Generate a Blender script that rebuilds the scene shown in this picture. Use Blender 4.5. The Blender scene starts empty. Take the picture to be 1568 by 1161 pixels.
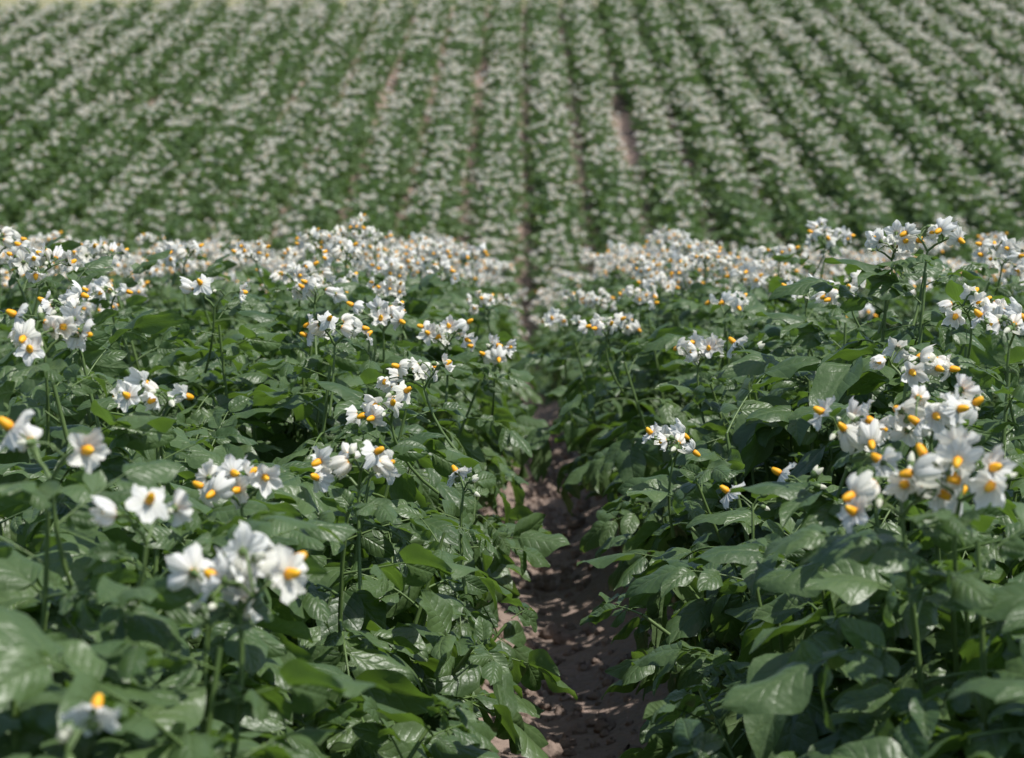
import bpy, math, random
import numpy as np
from mathutils import Vector
rng=np.random.default_rng(7)
PI=math.pi
FX=0.05      # x of the central furrow
SP=0.9       # row spacing

# ------------------------------------------------------------------ scene / light
sc=bpy.context.scene
sc.view_settings.view_transform='Standard'
sc.view_settings.look='None'
sc.view_settings.exposure=0
w=bpy.data.worlds.new("World"); sc.world=w; w.use_nodes=True
nt=w.node_tree; nt.nodes.clear()
sky=nt.nodes.new('ShaderNodeTexSky'); sky.sky_type='NISHITA'; sky.sun_disc=False
bg=nt.nodes.new('ShaderNodeBackground'); bg.inputs[1].default_value=0.14
wo=nt.nodes.new('ShaderNodeOutputWorld')
nt.links.new(sky.outputs[0],bg.inputs[0]); nt.links.new(bg.outputs[0],wo.inputs[0])
sd=Vector((0.46,-0.22,1.0)).normalized()
sky.sun_elevation=math.asin(sd.z); sky.sun_rotation=math.atan2(sd.x,sd.y)
sl=bpy.data.lights.new("sun","SUN"); sl.energy=5.0; sl.angle=math.radians(0.53); sl.color=(1.0,0.975,0.92)
so=bpy.data.objects.new("sun",sl); sc.collection.objects.link(so)
so.rotation_euler=sd.to_track_quat('Z','Y').to_euler(); so.location=(6,2,12)

# ------------------------------------------------------------------ materials
class NT:
    def __init__(s,name):
        s.m=bpy.data.materials.new(name); s.m.use_nodes=True; s.t=s.m.node_tree; s.t.nodes.clear()
    def n(s,typ,**kw):
        nd=s.t.nodes.new(typ)
        for k,v in kw.items(): setattr(nd,k,v)
        return nd
    def l(s,a,b): s.t.links.new(a,b)
    def math(s,op,a,b=None,clamp=False):
        nd=s.n('ShaderNodeMath',operation=op,use_clamp=clamp)
        for i,v in enumerate((a,b)):
            if v is None: continue
            if isinstance(v,(int,float)): nd.inputs[i].default_value=v
            else: s.l(v,nd.inputs[i])
        return nd.outputs[0]
    def mix(s,f,a,b):
        nd=s.n('ShaderNodeMix',data_type='RGBA')
        for i,v in ((0,f),(6,a),(7,b)):
            if isinstance(v,(int,float)): nd.inputs[i].default_value=v
            elif isinstance(v,tuple): nd.inputs[i].default_value=v if len(v)==4 else v+(1,)
            else: s.l(v,nd.inputs[i])
        return nd.outputs[2]

def leaf_material(name,detail=True):
    t=NT(name)
    at=t.n('ShaderNodeAttribute',attribute_name='leaf')
    sp=t.n('ShaderNodeSeparateXYZ'); t.l(at.outputs['Vector'],sp.inputs[0])
    u,v,r=sp.outputs
    oi=t.n('ShaderNodeObjectInfo')
    rr=t.math('ADD',t.math('MULTIPLY',r,0.75),t.math('MULTIPLY',oi.outputs['Random'],0.25))
    geo=t.n('ShaderNodeNewGeometry')
    col=t.mix(rr,(0.027,0.062,0.021),(0.102,0.160,0.055)) if detail else t.mix(rr,(0.042,0.090,0.028),(0.130,0.195,0.066))  # distant leaves get a lighter green: haze and sheen put into the colour
    p=t.n('ShaderNodeBsdfPrincipled'); p.inputs['Roughness'].default_value=0.42
    p.inputs['Specular IOR Level'].default_value=0.6
    tr=t.n('ShaderNodeBsdfTranslucent'); tr.inputs[0].default_value=(0.19,0.34,0.035,1)
    if detail:
        au=t.math('ABSOLUTE',u)
        ph=t.math('SUBTRACT',t.math('MULTIPLY',v,6.0),t.math('MULTIPLY',t.math('POWER',au,0.8),1.6))
        s=t.math('ABSOLUTE',t.math('SINE',t.math('MULTIPLY',ph,PI)))
        s=t.math('POWER',s,0.4)
        mid=t.math('MINIMUM',t.math('MULTIPLY',au,8.0),1.0)
        fade=t.math('SUBTRACT',1.0,t.math('POWER',au,2.0))
        s1=t.math('SUBTRACT',1.0,t.math('MULTIPLY',t.math('SUBTRACT',1.0,s),fade))
        h=t.math('MULTIPLY',s1,mid)
        nz=t.n('ShaderNodeTexNoise'); nz.inputs['Scale'].default_value=150; nz.inputs['Detail'].default_value=2
        t.l(geo.outputs['Position'],nz.inputs['Vector'])
        col=t.mix(t.math('MULTIPLY',nz.outputs[0],0.30),col,(0.10,0.155,0.05))
        vein=t.math('MULTIPLY',t.math('SUBTRACT',1.0,h),0.34)
        col=t.mix(vein,col,(0.14,0.20,0.08))
        hh=t.math('ADD',h,t.math('MULTIPLY',nz.outputs[0],1.2))
        b=t.n('ShaderNodeBump'); b.inputs['Strength'].default_value=0.6; b.inputs['Distance'].default_value=0.0016
        t.l(hh,b.inputs['Height']); t.l(b.outputs[0],p.inputs['Normal'])
    col=t.mix(t.math('MULTIPLY',geo.outputs['Backfacing'],0.6),col,(0.14,0.20,0.09))
    t.l(col,p.inputs['Base Color'])
    mx=t.n('ShaderNodeMixShader'); mx.inputs[0].default_value=0.28
    t.l(p.outputs[0],mx.inputs[1]); t.l(tr.outputs[0],mx.inputs[2])
    o=t.n('ShaderNodeOutputMaterial'); t.l(mx.outputs[0],o.inputs[0])
    return t.m
def stem_material():
    t=NT("potato_stem")
    geo=t.n('ShaderNodeNewGeometry')
    nz=t.n('ShaderNodeTexNoise'); nz.inputs['Scale'].default_value=25
    t.l(geo.outputs['Position'],nz.inputs['Vector'])
    col=t.mix(nz.outputs[0],(0.07,0.125,0.03),(0.13,0.19,0.055))
    p=t.n('ShaderNodeBsdfPrincipled'); p.inputs['Roughness'].default_value=0.5
    t.l(col,p.inputs['Base Color'])
    o=t.n('ShaderNodeOutputMaterial'); t.l(p.outputs[0],o.inputs[0]); return t.m
def petal_material():
    t=NT("potato_petal")
    at=t.n('ShaderNodeAttribute',attribute_name='leaf')
    sp=t.n('ShaderNodeSeparateXYZ'); t.l(at.outputs['Vector'],sp.inputs[0])
    u,v,r=sp.outputs
    c=t.math('SUBTRACT',1.0,t.math('MULTIPLY',v,2.4),True)      # greenish yellow throat
    col=t.mix(r,(0.90,0.90,0.88),(0.89,0.87,0.78))
    col=t.mix(t.math('MULTIPLY',c,0.55),col,(0.64,0.68,0.28))
    rib=t.math('MULTIPLY',t.math('SUBTRACT',1.0,t.math('MULTIPLY',t.math('ABSOLUTE',u),4.0),True),0.15)
    col=t.mix(rib,col,(0.62,0.68,0.42))
    s=t.math('SINE',t.math('MULTIPLY',u,38.0))
    b=t.n('ShaderNodeBump'); b.inputs['Strength'].default_value=0.3; b.inputs['Distance'].default_value=0.0005
    t.l(s,b.inputs['Height'])
    p=t.n('ShaderNodeBsdfPrincipled'); p.inputs['Roughness'].default_value=0.65
    p.inputs['Specular IOR Level'].default_value=0.25
    t.l(col,p.inputs['Base Color']); t.l(b.outputs[0],p.inputs['Normal'])
    tr=t.n('ShaderNodeBsdfTranslucent'); tr.inputs[0].default_value=(0.92,0.91,0.82,1)
    mx=t.n('ShaderNodeMixShader'); mx.inputs[0].default_value=0.40
    t.l(p.outputs[0],mx.inputs[1]); t.l(tr.outputs[0],mx.inputs[2])
    o=t.n('ShaderNodeOutputMaterial'); t.l(mx.outputs[0],o.inputs[0]); return t.m
def anther_material():
    t=NT("potato_anther")
    at=t.n('ShaderNodeAttribute',attribute_name='leaf')
    sp=t.n('ShaderNodeSeparateXYZ'); t.l(at.outputs['Vector'],sp.inputs[0])
    col=t.mix(sp.outputs[1],(0.88,0.34,0.005),(0.90,0.47,0.01))
    p=t.n('ShaderNodeBsdfPrincipled'); p.inputs['Roughness'].default_value=0.55
    t.l(col,p.inputs['Base Color'])
    o=t.n('ShaderNodeOutputMaterial'); t.l(p.outputs[0],o.inputs[0]); return t.m
def soil_material():
    t=NT("soil")
    geo=t.n('ShaderNodeNewGeometry')
    def noise(sc_,d=6):
        n=t.n('ShaderNodeTexNoise'); n.inputs['Scale'].default_value=sc_; n.inputs['Detail'].default_value=d
        t.l(geo.outputs['Position'],n.inputs['Vector']); return n.outputs[0]
    a=noise(9); b_=noise(45,8); c=noise(0.8,3)
    col=t.mix(a,(0.18,0.13,0.105),(0.32,0.24,0.195))
    col=t.mix(t.math('MULTIPLY',b_,0.5),col,(0.38,0.30,0.26))
    sp=t.n('ShaderNodeSeparateXYZ'); t.l(geo.outputs['Position'],sp.inputs[0])
    e=t.math('SUBTRACT',sp.outputs[1],t.math('MULTIPLY',sp.outputs[0],0.26))
    e=t.math('SUBTRACT',e,t.math('SUBTRACT',54.3,t.math('MULTIPLY',c,1.2)),True)
    dry=t.mix(c,(0.25,0.24,0.13),(0.32,0.30,0.18))
    col=t.mix(e,col,dry)
    v=t.n('ShaderNodeTexVoronoi'); v.inputs['Scale'].default_value=38; t.l(geo.outputs['Position'],v.inputs['Vector'])
    hh=t.math('ADD',t.math('MULTIPLY',b_,1.0),t.math('MULTIPLY',v.outputs['Distance'],-0.6))
    b=t.n('ShaderNodeBump'); b.inputs['Strength'].default_value=0.9; b.inputs['Distance'].default_value=0.02
    t.l(hh,b.inputs['Height'])
    p=t.n('ShaderNodeBsdfPrincipled'); p.inputs['Roughness'].default_value=0.95; p.inputs['Specular IOR Level'].default_value=0.15
    t.l(col,p.inputs['Base Color']); t.l(b.outputs[0],p.inputs['Normal'])
    o=t.n('ShaderNodeOutputMaterial'); t.l(p.outputs[0],o.inputs[0]); return t.m
M_LEAF,M_LEAFD,M_STEM,M_PET,M_ANT,M_SOIL=leaf_material("potato_leaf"),leaf_material("potato_leaf_distant_hazed",False),stem_material(),petal_material(),anther_material(),soil_material()

# ------------------------------------------------------------------ mesh helpers
class Part:
    def __init__(s,V,F,A,M): s.V=V; s.F=F; s.A=A; s.M=M
def merge(parts):
    off=0; V=[];F=[];A=[];M=[]
    for p in parts:
        V.append(p.V);F.append(p.F+off);A.append(p.A);M.append(p.M); off+=len(p.V)
    return Part(np.concatenate(V),np.concatenate(F),np.concatenate(A),np.concatenate(M))
def xf(p,R,T,s=1.0,rnd=None):
    A=p.A
    if rnd is not None:
        A=A.copy(); A[:,2]=np.clip(A[:,2]+rnd,0,1)
    return Part((p.V*s)@R.T+np.asarray(T),p.F,A,p.M)
def norm(v): v=np.asarray(v,float); return v/(np.linalg.norm(v)+1e-12)
def frame(d,n):
    d=norm(d); n=np.asarray(n,float); n=norm(n-d*np.dot(n,d)); b=np.cross(n,d)
    return np.stack([d,b,n],1)     # columns: x->d, y->b, z->n
def rotaxis(a,th):
    a=norm(a);K=np.array([[0,-a[2],a[1]],[a[2],0,-a[0]],[-a[1],a[0],0]])
    return np.eye(3)+math.sin(th)*K+(1-math.cos(th))*K@K
def gridF(n,m,wrap=False):
    F=[]
    for i in range(n-1):
        for j in range(m if wrap else m-1):
            j2=(j+1)%m
            F.append((i*m+j,(i+1)*m+j,(i+1)*m+j2,i*m+j2))
    return np.array(F,int)
def tube(P,rad,sides,mat):
    P=np.asarray(P,float);n=len(P);V=[]
    for i in range(n):
        d=norm(P[min(i+1,n-1)]-P[max(i-1,0)])
        up=np.array([0,0,1.]) if abs(d[2])<0.9 else np.array([1.,0,0])
        R=frame(d,up)
        for k in range(sides):
            a=2*PI*k/sides
            V.append(P[i]+rad[i]*(math.cos(a)*R[:,1]+math.sin(a)*R[:,2]))
    F=gridF(n,sides,True)[:,::-1]
    A=np.zeros((len(V),3)); A[:,2]=.5
    return Part(np.array(V),F,A,np.full(len(F),mat))
def leaflet(L,hi=True):
    n,m=(10,7) if hi else (4,3)
    t=np.linspace(0.012,0.992,n); 
    if not hi: t=np.array([0.02,0.28,0.62,0.98])
    wv=(t**0.52)*((1-t)**0.78); wv=wv/ (0.4**0.52*0.6**0.78)
    W=L*rng.uniform(0.28,0.36)
    u=np.linspace(-1,1,m)
    T,U=np.meshgrid(t,u,indexing='ij')
    y=U*(wv*W)[:,None]
    fold=rng.uniform(0.1,0.9); droop=rng.uniform(0.0,0.55); cup=rng.uniform(0.3,1.4)
    ph=rng.uniform(0,6.28)
    z=fold*np.abs(y)-cup*y*y/W*0.8-droop*L*T**2+0.05*L*np.abs(U)**1.5*np.sin(2*PI*1.7*T+ph+U*0.8)
    x=T*L
    sway=rng.uniform(-0.16,0.16)
    y=y+sway*L*T**2
    tw=rng.uniform(-0.7,0.7)
    yc=y*np.cos(tw*T)-z*np.sin(tw*T); zc=y*np.sin(tw*T)+z*np.cos(tw*T)
    V=np.stack([x,yc,zc],-1).reshape(-1,3)
    A=np.stack([U,T,np.full_like(T,0.5)],-1).reshape(-1,3).copy()
    F=gridF(n,m)
    return Part(V,F,A,np.zeros(len(F),int))
def compound(hi=True,young=False):
    """pinnate potato leaf; rachis along +X, upper side +Z"""
    Lr=rng.uniform(0.11,0.18); k=rng.uniform(0.5,1.6)
    if young: k=rng.uniform(-0.2,0.7)
    ns=9; P=[np.zeros(3)]; a=0.0; ang=[0.0]
    for i in range(ns):
        a-=k/ns; ang.append(a); P.append(P[-1]+Lr/ns*np.array([math.cos(a),0,math.sin(a)]))
    P=np.array(P)
    parts=[tube(P[::3] if not hi else P,np.linspace(0.0020,0.0009,len(P[::3]) if not hi else len(P)),3 if not hi else 5,1)]
    def at(s):
        f=s*ns;i=min(int(f),ns-1);fr=f-i
        p=P[i]*(1-fr)+P[i+1]*fr; aa=ang[i]*(1-fr)+ang[i+1]*fr
        return p,np.array([math.cos(aa),0,math.sin(aa)]),np.array([-math.sin(aa),0,math.cos(aa)])
    B=np.array([0,1.,0])
    base=rng.uniform(0.066,0.108)
    prs=[(0.85,0.90),(0.56,0.80),(0.28,0.56)] if rng.random()<.7 else [(0.8,0.92),(0.42,0.75)]
    for s,f in prs:
        for sg in (-1,1):
            p,T,N=at(min(1,s+rng.uniform(-.03,.03)))
            be=math.radians(rng.uniform(42,70))
            d=math.cos(be)*T+sg*math.sin(be)*B+rng.uniform(-0.7,0.2)*N
            n=N+0.45*rng.normal(size=3)
            L=base*f*rng.uniform(0.82,1.12)
            parts.append(xf(leaflet(L,hi),frame(d,n),p+norm(d)*0.005,1.0,rng.uniform(-.3,.3)))
            if hi: parts.append(tube([p,p+norm(d)*0.008],[0.0009,0.0008],3,1))
    if hi:
        for s in (0.68,0.42):
            for sg in (-1,1):
                p,T,N=at(s); d=0.4*T+sg*B+rng.uniform(-.3,.3)*N
                parts.append(xf(leaflet(rng.uniform(.012,.026),False),frame(d,N),p,1,0.2))
    p,T,N=at(1.0)
    parts.append(xf(leaflet(base*rng.uniform(1.0,1.2),hi),frame(T-0.15*N,N+0.2*rng.normal(size=3)),p,1.0,rng.uniform(-.2,.2)))
    return merge(parts)

TH=[compound(True) for _ in range(18)]; THy=[compound(True,True) for _ in range(8)]
TL=[compound(False) for _ in range(8)]; TLy=[compound(False,True) for _ in range(4)]
def plant(hi=True):
    parts=[]
    nst=14
    for i in range(nst):
        az=2*PI*i/nst*3+rng.uniform(-.3,.3)
        kind=(0,1,2,1,2)[i%5]
        if kind==0: lean=rng.uniform(0,.32); Ls=rng.uniform(.44,.54)
        elif kind==1: lean=rng.uniform(.38,.76); Ls=rng.uniform(.49,.58)
        else: lean=rng.uniform(.65,1.0); Ls=rng.uniform(.36,.48)
        out=np.array([math.cos(az)*0.86,math.sin(az)*0.75,0])
        P=[np.array([out[0]*0.04,out[1]*0.06,-0.03])]; n=8
        for j in range(n):
            th=lean*(1.3-0.95*j/n)                    # out, then up
            if kind==2: th=lean*(0.75+0.5*j/n)      # outer stems hang towards the furrow
            P.append(P[-1]+Ls/n*(np.array([0,0,1.])*math.cos(th)+out*math.sin(th)))
        P=np.array(P)
        parts.append(tube(P if hi else P[::2],np.linspace(0.0050,0.0022,len(P) if hi else len(P[::2])),5 if hi else 3,1))
        nl=9 if hi else 7; ph=rng.uniform(0,6.28)
        for q in range(nl):
            s=0.18+0.82*q/(nl-1); f=s*n; k=min(int(f),n-1); p=P[k]+(P[k+1]-P[k])*(f-k)
            a=ph+q*2.4
            d=np.array([math.cos(a),math.sin(a),0])+out*0.6*lean
            d=norm(d)
            top=(q>=nl-3)
            el=math.radians(rng.uniform(15,50) if top else rng.uniform(-8,34))
            if kind==2: el-=math.radians(34)
            dd=d*math.cos(el)+np.array([0,0,1.])*math.sin(el)
            nn=np.array([0,0,1.])*math.cos(el)-d*math.sin(el)+0.25*rng.normal(size=3)
            T=(THy if top else TH) if hi else (TLy if top else TL)
            t=T[rng.integers(len(T))]
            sc_=rng.uniform(0.55,0.82) if top else rng.uniform(0.82,1.12)
            parts.append(xf(t,frame(dd,nn),p,sc_,rng.uniform(-.3,.3)+(0.15 if top else 0)-(0.14 if s<.5 else 0)))
    return merge(parts)
def shoot():
    """a single leafy flowering shoot: origin = where the umbel sits, stem goes down"""
    parts=[]; Z=np.array([0,0,1.]); b=rng.normal(size=2)*0.05
    def at(z): 
        q=-z/0.5; return np.array([b[0]*q*q,b[1]*q*q,z])
    parts.append(tube([at(z) for z in np.linspace(-0.08,-0.50,8)],np.linspace(.0022,.0045,8),6,1))
    ph=rng.uniform(0,6.28)
    for q in range(12):
        z=-0.070-0.028*q; a=ph+2.4*q; d=np.array([math.cos(a),math.sin(a),0])
        el=math.radians(rng.uniform(5,35) if q>2 else rng.uniform(15,45))
        dd=d*math.cos(el)+Z*math.sin(el); nn=Z*math.cos(el)-d*math.sin(el)+0.2*rng.normal(size=3)
        T=THy if q<4 else TH
        parts.append(xf(T[rng.integers(len(T))],frame(dd,nn),at(z),(0.40+0.13*q) if q<4 else rng.uniform(.8,1.05),rng.uniform(-.2,.3)))
    return merge(parts)

# ---- flowers
def corolla(hi,R,cup):
    nth=40 if hi else 10; nr=7 if hi else 3
    V=[];A=[]; r0=rng.uniform(0,1); ph=rng.uniform(0,6.28,5)
    for i in range(nr):
        f=0.10+0.90*i/(nr-1)
        for k in range(nth):
            th=2*PI*k/nth; 
            q=(th/(2*PI)*5)%1.0; phi=abs(((q+0.5)%1.0)-0.5)*2   # 0 at petal axis,1 at notch
            rr=R*(0.60+0.40*(1-phi)**0.95)
            rad=f*rr
            pet=int(((th/(2*PI)*5)+0.5)%5)
            z=cup*R*f**1.8 + 0.10*R*f*(1-phi)*(-1) + 0.30*R*(f**2.5)*math.sin(ph[pet]+3*f)*(1-phi)+ (0.13*R*f*math.cos(3*PI*phi) if hi else 0)
            rad*=math.sqrt(max(0.2,1-min(0.75,(cup*f)**2*0.9)))
            V.append((rad*math.cos(th),rad*math.sin(th),z)); A.append((phi,f,r0))
    F=gridF(nr,nth,True)
    return Part(np.array(V),F,np.array(A),np.full(len(F),2))
def lathe(prof,sides,mat,att=0.5,groove=0.0):
    V=[];A=[]
    for i,(r,z) in enumerate(prof):
        for k in range(sides):
            a=2*PI*k/sides; g=1-groove*(k%2)
            V.append((r*g*math.cos(a),r*g*math.sin(a),z)); A.append((0.5,i/(len(prof)-1),att))
    F=gridF(len(prof),sides,True)
    return Part(np.array(V),F,np.array(A),np.full(len(F),mat))
def flower(hi,R=0.0175):
    """faces +Z, pedicel end at origin"""
    o=rng.random()
    cup=rng.uniform(0.1,0.6) if o<.5 else (rng.uniform(-0.75,-0.2) if o<.83 else rng.uniform(0.8,1.2))
    c=corolla(hi,R,cup); c.V=c.V+np.array([0,0,0.004])
    parts=[c]
    if hi:
        a=lathe([(0.0008,0.003),(0.0034,0.0045),(0.0036,0.007),(0.0031,0.010),(0.0022,0.0128),(0.0006,0.0138)],10,3,0.5,0.14); a.V=a.V*1.08; parts.append(a)
        parts.append(lathe([(0.0005,0.0135),(0.0004,0.0165),(0.0007,0.0172),(0.0001,0.0176)],5,1))
        cal=lathe([(0.0006,-0.001),(0.0026,0.0008),(0.0036,0.0028),(0.0040,0.0036)],10,1,0.5,0.45); parts.append(cal)
    else:
        parts.append(lathe([(0.0036,0.004),(0.0030,0.010),(0.0006,0.0138)],5,3))
        parts.append(lathe([(0.0006,-0.001),(0.0036,0.003)],5,1))
    return merge(parts)
def bud(hi):
    s=rng.uniform(.7,1.1); k=8 if hi else 4
    a=lathe([(0.0004,-0.001),(0.0028,0.001),(0.0036,0.004),(0.0031,0.007)],k,1)
    b=lathe([(0.0029,0.0065),(0.0031,0.009),(0.0022,0.0125),(0.0004,0.0155)],k,2,1.0); b.A[:,1]=.25
    p=merge([a,b]); p.V=p.V*s; return p
def cluster(hi,nfl,nbud,spread=1.0):
    """origin = middle of the umbel, peduncle runs downwards"""
    parts=[]; sd_=6 if hi else 3
    Z=np.array([0,0,1.])
    fork=np.array([0,0,-0.034])
    bend=rng.normal(size=2)*0.012
    P=[fork+np.array([bend[0]*q*q*1.5,bend[1]*q*q*1.5,-0.10*q]) for q in np.linspace(0,1,6)]
    parts.append(tube(P if hi else P[::2][:3],np.linspace(0.0016,0.0022,6 if hi else 3),sd_,1))
    nb=2 if nfl<7 else 3
    if nfl<=2: nb=1
    az0=rng.uniform(0,6.28); ends=[]
    for b in range(nb):
        az=az0+2*PI*b/nb+rng.uniform(-.3,.3)
        d=np.array([math.cos(az),math.sin(az),0])*(0.75 if nb>1 else .1)+Z*rng.uniform(0.5,0.9)
        d=norm(d); L=rng.uniform(0.018,0.034)*spread
        Q=[fork,fork+d*L*.5+Z*0.002,fork+d*L]
        parts.append(tube(Q,[0.0017,0.0015,0.0013],sd_,1)); ends.append((Q[-1],d))
    used=[]
    for i in range(nfl+nbud):
        e,d=ends[i%nb]
        isb=i>=nfl
        a=rng.uniform(0,6.28); 
        dd=norm(d*0.35+np.array([math.cos(a),math.sin(a),0])*0.75+Z*rng.uniform(-0.15,1.0))
        L=rng.uniform(0.014,0.030)*spread*(0.8 if isb else 1)
        e0=e+ d*rng.uniform(-0.010,0.002)
        end=e0+dd*L
        if not isb:
            for _ in range(20):
                if all(np.linalg.norm(end-o)>0.018 for o in used): break
                a=rng.uniform(0,6.28); dd=norm(d*0.3+np.array([math.cos(a),math.sin(a),0])*0.9+Z*rng.uniform(-0.35,1.3))
                L=rng.uniform(0.012,0.034)*spread; end=e0+dd*L
            used.append(end)
        face=norm(dd*np.array([1,1,0])*1.2+Z*(rng.uniform(-0.7,0.8) if hi else rng.uniform(0,1.3))+0.3*rng.normal(size=3))
        mid=e0+dd*L*0.55+Z*0.004
        parts.append(tube([e0,mid,end-face*0.001],[0.0010,0.0009,0.0010],sd_ if hi else 3,1))
        R=frame(norm(np.cross(face,[0.3,0.2,1])),face)
        o=bud(hi) if isb else flower(hi,rng.uniform(0.0165,0.0205) if hi else rng.uniform(.0185,.0225))
        parts.append(xf(o,R@rotaxis([0,0,1],rng.uniform(0,6.28)),end))
    return merge(parts)

def build(name,p,mats):
    me=bpy.data.meshes.new(name)
    me.from_pydata(p.V.tolist(),[],p.F.tolist())
    for m in mats: me.materials.append(m)
    me.polygons.foreach_set('material_index',p.M.astype(np.int32))
    me.polygons.foreach_set('use_smooth',np.ones(len(p.F),bool))
    a=me.attributes.new('leaf','FLOAT_VECTOR','POINT'); a.data.foreach_set('vector',p.A.astype(np.float32).ravel())
    me.update()
    return bpy.data.objects.new(name,me)
MATS=[M_LEAF,M_STEM,M_PET,M_ANT]; MATD=[M_LEAFD,M_STEM,M_PET,M_ANT]
cp=bpy.data.collections.new("potato_plant_kinds"); cf=bpy.data.collections.new("potato_flower_kinds")
NH,NL,NS=8,5,6
for i in range(NH): cp.objects.link(build(f"plant_{i:02d}",plant(True),MATS))
for i in range(NL): cp.objects.link(build(f"plant_{NH+i:02d}",plant(False),MATD))
for i in range(NS): cp.objects.link(build(f"plant_{NH+NL+i:02d}",shoot(),MATS))
KF=[(10,3),(8,4),(11,2),(7,3),(9,4),(12,3),(6,3),(3,2),(1,4)]   # last two: sparse
for i,(a,b) in enumerate(KF): cf.objects.link(build(f"umbel_{i:02d}",cluster(True,a,b),MATS))
KL=[10,12,9,11]
for i,a in enumerate(KL): cf.objects.link(build(f"umbel_{len(KF)+i:02d}",cluster(False,a,1,1.05),MATD))

# ------------------------------------------------------------------ terrain
def base(y):
    y=np.asarray(y,float)
    z=np.zeros_like(y)
    a=(y>0)&(y<=14); z=np.where(a,-0.0080*y*y,z)
    s=(y-14)/10; h00=2*s**3-3*s**2+1; h10=s**3-2*s**2+s; h01=-2*s**3+3*s**2; h11=s**3-s**2
    z=np.where((y>14)&(y<=24),h00*-1.568+h10*-2.24+h01*-2.8+h11*1.5,z)
    z=np.where((y>24)&(y<=58),-1.75+0.15*(y-31),z)
    q=np.clip(y-58,0,142)
    z=np.where(y>58,2.3+0.15*q-0.15*q*q/284,z)
    return z
def yend(x): return 49.8+0.26*np.clip(np.asarray(x,float)+13,-20,60)
def ground(x,y):
    z=base(y)
    r=0.09*(1-np.cos(2*PI*(x-FX)/SP))
    m=np.clip((26-np.abs(x))/2,0,1)*np.clip((yend(x)+0.5-y),0,1)*np.clip((y+8)/2,0,1)
    return z+r*m+0.012*np.sin(7.1*x+3.3*y)*np.sin(5.3*y-2.2*x)*m
xs=np.concatenate([-np.geomspace(1500,28,14),np.arange(-26.5,26.51,0.09),np.geomspace(28,1500,14)])
ys=np.concatenate([-np.geomspace(400,10,8),np.arange(-8,12,0.12),np.arange(12,60,0.3),np.geomspace(60.5,1800,26)])
X,Y=np.meshgrid(xs,ys,indexing='ij'); Zg=ground(X,Y)
F=gridF(len(xs),len(ys))
me=bpy.data.meshes.new("ground"); me.from_pydata(np.stack([X,Y,Zg],-1).reshape(-1,3).tolist(),[],F.tolist())
me.materials.append(M_SOIL); me.polygons.foreach_set('use_smooth',np.ones(len(F),bool)); me.update()
g=bpy.data.objects.new("ground",me); sc.collection.objects.link(g)
cl=[]
for i in range(2600):
    y=rng.uniform(1.0,9); fx=FX+SP*rng.choice([0,0,0,0,-1,1]); x=fx+rng.normal()*0.10
    s=abs(rng.normal())*0.008+0.004
    prof=[(0.1,-.6),(0.8,-.4),(1,0.1),(.7,.6),(.1,.8)]
    p=lathe(prof,6,0); p.V=p.V*s*(1+0.25*rng.normal(size=p.V.shape))
    cl.append(xf(p,rotaxis([0,0,1],rng.uniform(0,6)),(x,y,float(ground(np.array(x),np.array(y)))+s*0.2)))
c=build("soil_clods",merge(cl),[M_SOIL]); sc.collection.objects.link(c)

# ------------------------------------------------------------------ scatter with geometry nodes
def scatter(name,pts,rot,scl,idx,coll):
    me=bpy.data.meshes.new(name); me.from_pydata(np.asarray(pts).tolist(),[],[])
    a=me.attributes.new('rot','FLOAT_VECTOR','POINT'); a.data.foreach_set('vector',np.asarray(rot,np.float32).ravel())
    a=me.attributes.new('scl','FLOAT','POINT'); a.data.foreach_set('value',np.asarray(scl,np.float32))
    a=me.attributes.new('idx','INT','POINT'); a.data.foreach_set('value',np.asarray(idx,np.int32))
    ob=bpy.data.objects.new(name,me); sc.collection.objects.link(ob)
    ng=bpy.data.node_groups.new(name+"_scatter",'GeometryNodeTree')
    ng.interface.new_socket('Geometry',in_out='INPUT',socket_type='NodeSocketGeometry')
    ng.interface.new_socket('Geometry',in_out='OUTPUT',socket_type='NodeSocketGeometry')
    N=ng.nodes; L=ng.links
    gi=N.new('NodeGroupInput'); go=N.new('NodeGroupOutput')
    ip=N.new('GeometryNodeInstanceOnPoints'); ip.inputs['Pick Instance'].default_value=True
    ci=N.new('GeometryNodeCollectionInfo'); ci.inputs['Collection'].default_value=coll
    ci.inputs['Separate Children'].default_value=True; ci.inputs['Reset Children'].default_value=True
    def na(nm,ty):
        n=N.new('GeometryNodeInputNamedAttribute'); n.data_type=ty; n.inputs['Name'].default_value=nm
        return [o for o in n.outputs if o.enabled and o.name=='Attribute'][0]
    L.new(gi.outputs[0],ip.inputs['Points']); L.new(ci.outputs[0],ip.inputs['Instance'])
    L.new(na('idx','INT'),ip.inputs['Instance Index'])
    er=N.new('FunctionNodeEulerToRotation'); L.new(na('rot','FLOAT_VECTOR'),er.inputs[0]); L.new(er.outputs[0],ip.inputs['Rotation'])
    L.new(na('scl','FLOAT'),ip.inputs['Scale'])
    L.new(ip.outputs[0],go.inputs[0])
    md=ob.modifiers.new('scatter','NODES'); md.node_group=ng
    return ob

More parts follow.
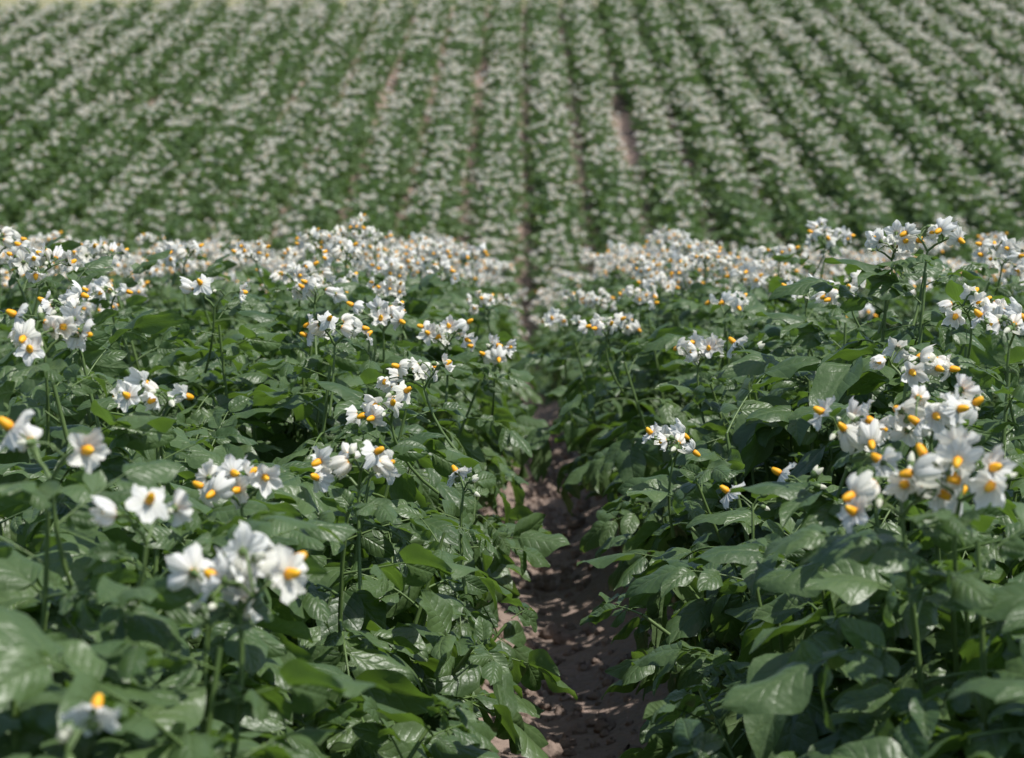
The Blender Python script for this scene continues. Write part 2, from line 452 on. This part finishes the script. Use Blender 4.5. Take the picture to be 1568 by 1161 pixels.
def G(x,y): return float(ground(np.array(x),np.array(y)))
P=[];R=[];S=[];I=[]; fP=[];fR=[];fS=[];fI=[]
thin=[(1.85,33,39),(-0.85,40,43),(-2.65,39.5,41.5),(-7.15,36,38)]
for k in range(-30,30):
    xc=FX+SP/2+SP*k
    y=-1.3+rng.uniform(0,.2)
    while y<yend(xc):
        if abs(xc)<2.3+0.29*max(y,0):
            x=xc+rng.normal()*0.02
            s=rng.uniform(0.97,1.12)
            if 0.2<y<1.3: s*=1.12
            if y<6 and abs(xc-FX)<0.5: x+=0.008*np.sign(xc-FX)
            if y>5.5: s*=0.95
            if y>24:
                s*=1.12
                if x<-1.0 and y<36: s*=1.06
            for fx,y0,y1 in thin:
                if y0<y<y1 and abs(abs(xc-fx)-SP/2)<0.05:
                    s*=0.80; x+=0.05*np.sign(xc-fx)
            P.append((x,y,G(xc,y)-0.01)); S.append(s)
            R.append((rng.normal()*.05,rng.normal()*.05,rng.choice([0,PI])+rng.normal()*.25))
            I.append(rng.integers(NH) if y<9 else NH+rng.integers(NL))
            if y>24:
                d=4.7+1.9*math.sin(x*0.55+1)*math.sin(y*0.37+x*.2)+1.0*math.sin(x*1.3-y*0.21)*math.sin(y*0.8+x)
                if x<-1.5 and y<35: d*=0.6
                if x>3 and y<29: d*=0.4
                if abs(x)<2 and y<31: d*=1.3
                d=max(d,0.3)
            elif y>9: d=6
            elif y>5.0: d=6
            elif y>3.5: d=3.2
            elif y>2.6 and abs(xc)>1: d=3.4
            elif abs(xc)>1: d=1.5
            else: d=0
            for _ in range(rng.poisson(d)):
                sg=0.19 if y>24 else 0.17
                dx=float(np.clip(rng.normal()*sg,-.38,.38)); yy=y+rng.uniform(-.16,.16)
                h=(0.75-0.7*dx*dx)*s+rng.uniform(-0.015,0.05)
                if y>24: h-=0.03
                fP.append((x+dx,yy,float(base(yy))+h)); fS.append(rng.uniform(.75,1.15))
                fR.append((rng.normal()*.15,rng.normal()*.15,rng.uniform(0,6.28)))
                fI.append(rng.integers(7) if y<8 else len(KF)+rng.integers(len(KL)))
        y+=0.28+rng.uniform(-.03,.03)
# umbels of the two nearest rows, placed plant by plant (metres: x, y, z, kind, size)
hero=[(-.209,1.40,.769,3,1.2),(-.364,1.5,.845,7,1.15),(-.28,1.45,.803,7,1.0),(-.263,1.8,.744,3,.95),(-.171,2.05,.707,0,1.05),
(-.374,2.0,.79,6,.95),(-.489,2.0,.856,0,1.0),(-.165,2.4,.706,1,1.0),(-.136,2.6,.713,4,1.0),(-.704,2.9,.824,2,1.0),
(-.336,3.2,.743,1,1.0),(-.211,3.0,.729,2,1.0),(-.467,3.0,.768,7,1.1),(-.266,2.8,.739,0,1.0),(-.126,3.2,.67,2,1.0),
(-.045,3.3,.627,3,1.0),(-.069,4.2,.589,4,1.0),(-.682,4.0,.713,0,1.),(-.767,3.6,.757,2,1.),(-.67,3.2,.74,6,1.),
(-.295,4.5,.622,5,1.0),(-.57,5.0,.596,2,1.0),(.307,1.6,.789,0,1.08),(.356,1.55,.81,3,1.05),(.33,1.9,.777,3,1.05),
(.382,1.85,.799,5,1.05),(.429,2.2,.794,1,1.05),(.553,2.7,.885,6,1.0),(.509,2.75,.867,3,1.0),(.492,3.0,.773,1,1.0),
(.462,3.2,.738,6,1.0),(.566,2.5,.816,1,1.0),(.193,2.4,.656,6,.95),(.27,3.0,.675,3,1.0),(.159,3.6,.627,1,1.0),
(.092,4.3,.532,6,1.0),(.366,3.6,.668,6,1.0),(.333,2.9,.681,8,1.2),(.273,4.5,.563,0,1.0),(.647,4.2,.726,5,1.0),
(.825,3.4,.779,2,1.0),(.548,2.2,.834,6,1.0),(.251,2.1,.649,8,1.0),(-.07,2.3,.62,8,1.0),(.603,4.6,.648,4,1.0),
(.477,5.2,.574,2,1.0),(-.267,1.1,.746,8,1.0),(-.232,1.4,.731,8,1.0),(.29,2.0,.692,8,1.0),(-.6,2.6,.80,6,1),(-.9,3.4,.8,0,1),(-.42,3.7,.71,4,1)]
for x,y,z,kd,s in hero:
    fP.append((x,y,z)); fS.append(s); fI.append(kd)
    fR.append((rng.normal()*.1,rng.normal()*.1,rng.uniform(0,6.28)))
    P.append((x,y,z+0.012)); S.append(0.95); I.append(NH+NL+rng.integers(NS))
    # shoots lean so that their foot is nearer the middle of the ridge
    xr=(FX+SP/2 if x>FX else FX-SP/2); tilt=float(np.clip((x-xr)*0.9,-.32,.32))
    R.append((rng.normal()*.05,tilt,rng.uniform(-.4,.4)))
# lodged shoots hanging over the furrow from both ridges (x, y, z, lean)
for x,y,z,tl in [(-.01,2.15,.52,.7),(.03,2.42,.47,.75),(-.05,1.85,.55,.6),(.15,2.0,.54,-.6),(.17,2.5,.50,-.65),(-.04,2.8,.50,.6),
                 (.17,3.0,.48,-.6),(-.03,3.5,.42,.55),(.13,1.65,.55,-.55),(-.02,4.6,.36,.5),(.11,4.9,.34,-.5),(.12,5.4,.33,-.5),(-.0,5.2,.33,.5),(-.06,1.5,.57,.5)]:
    P.append((x,y,z)); S.append(0.95); I.append(NH+NL+rng.integers(NS)); R.append((rng.normal()*.12,tl,rng.uniform(-.6,.6)))
scatter("potato_plants",P,R,S,I,cp)
scatter("potato_flowers",fP,fR,fS,fI,cf)
print("plants",len(P),"umbels",len(fP))

# ------------------------------------------------------------------ camera
cd=bpy.data.cameras.new("camera"); cam=bpy.data.objects.new("camera",cd); sc.collection.objects.link(cam)
cam.location=(0,0,1.15); cam.rotation_euler=(math.radians(80),0,math.radians(0.30))
cd.lens=70; cd.sensor_width=36; cd.clip_start=0.05; cd.clip_end=4000
cd.dof.use_dof=True; cd.dof.focus_distance=2.5; cd.dof.aperture_fstop=8.5
sc.camera=cam
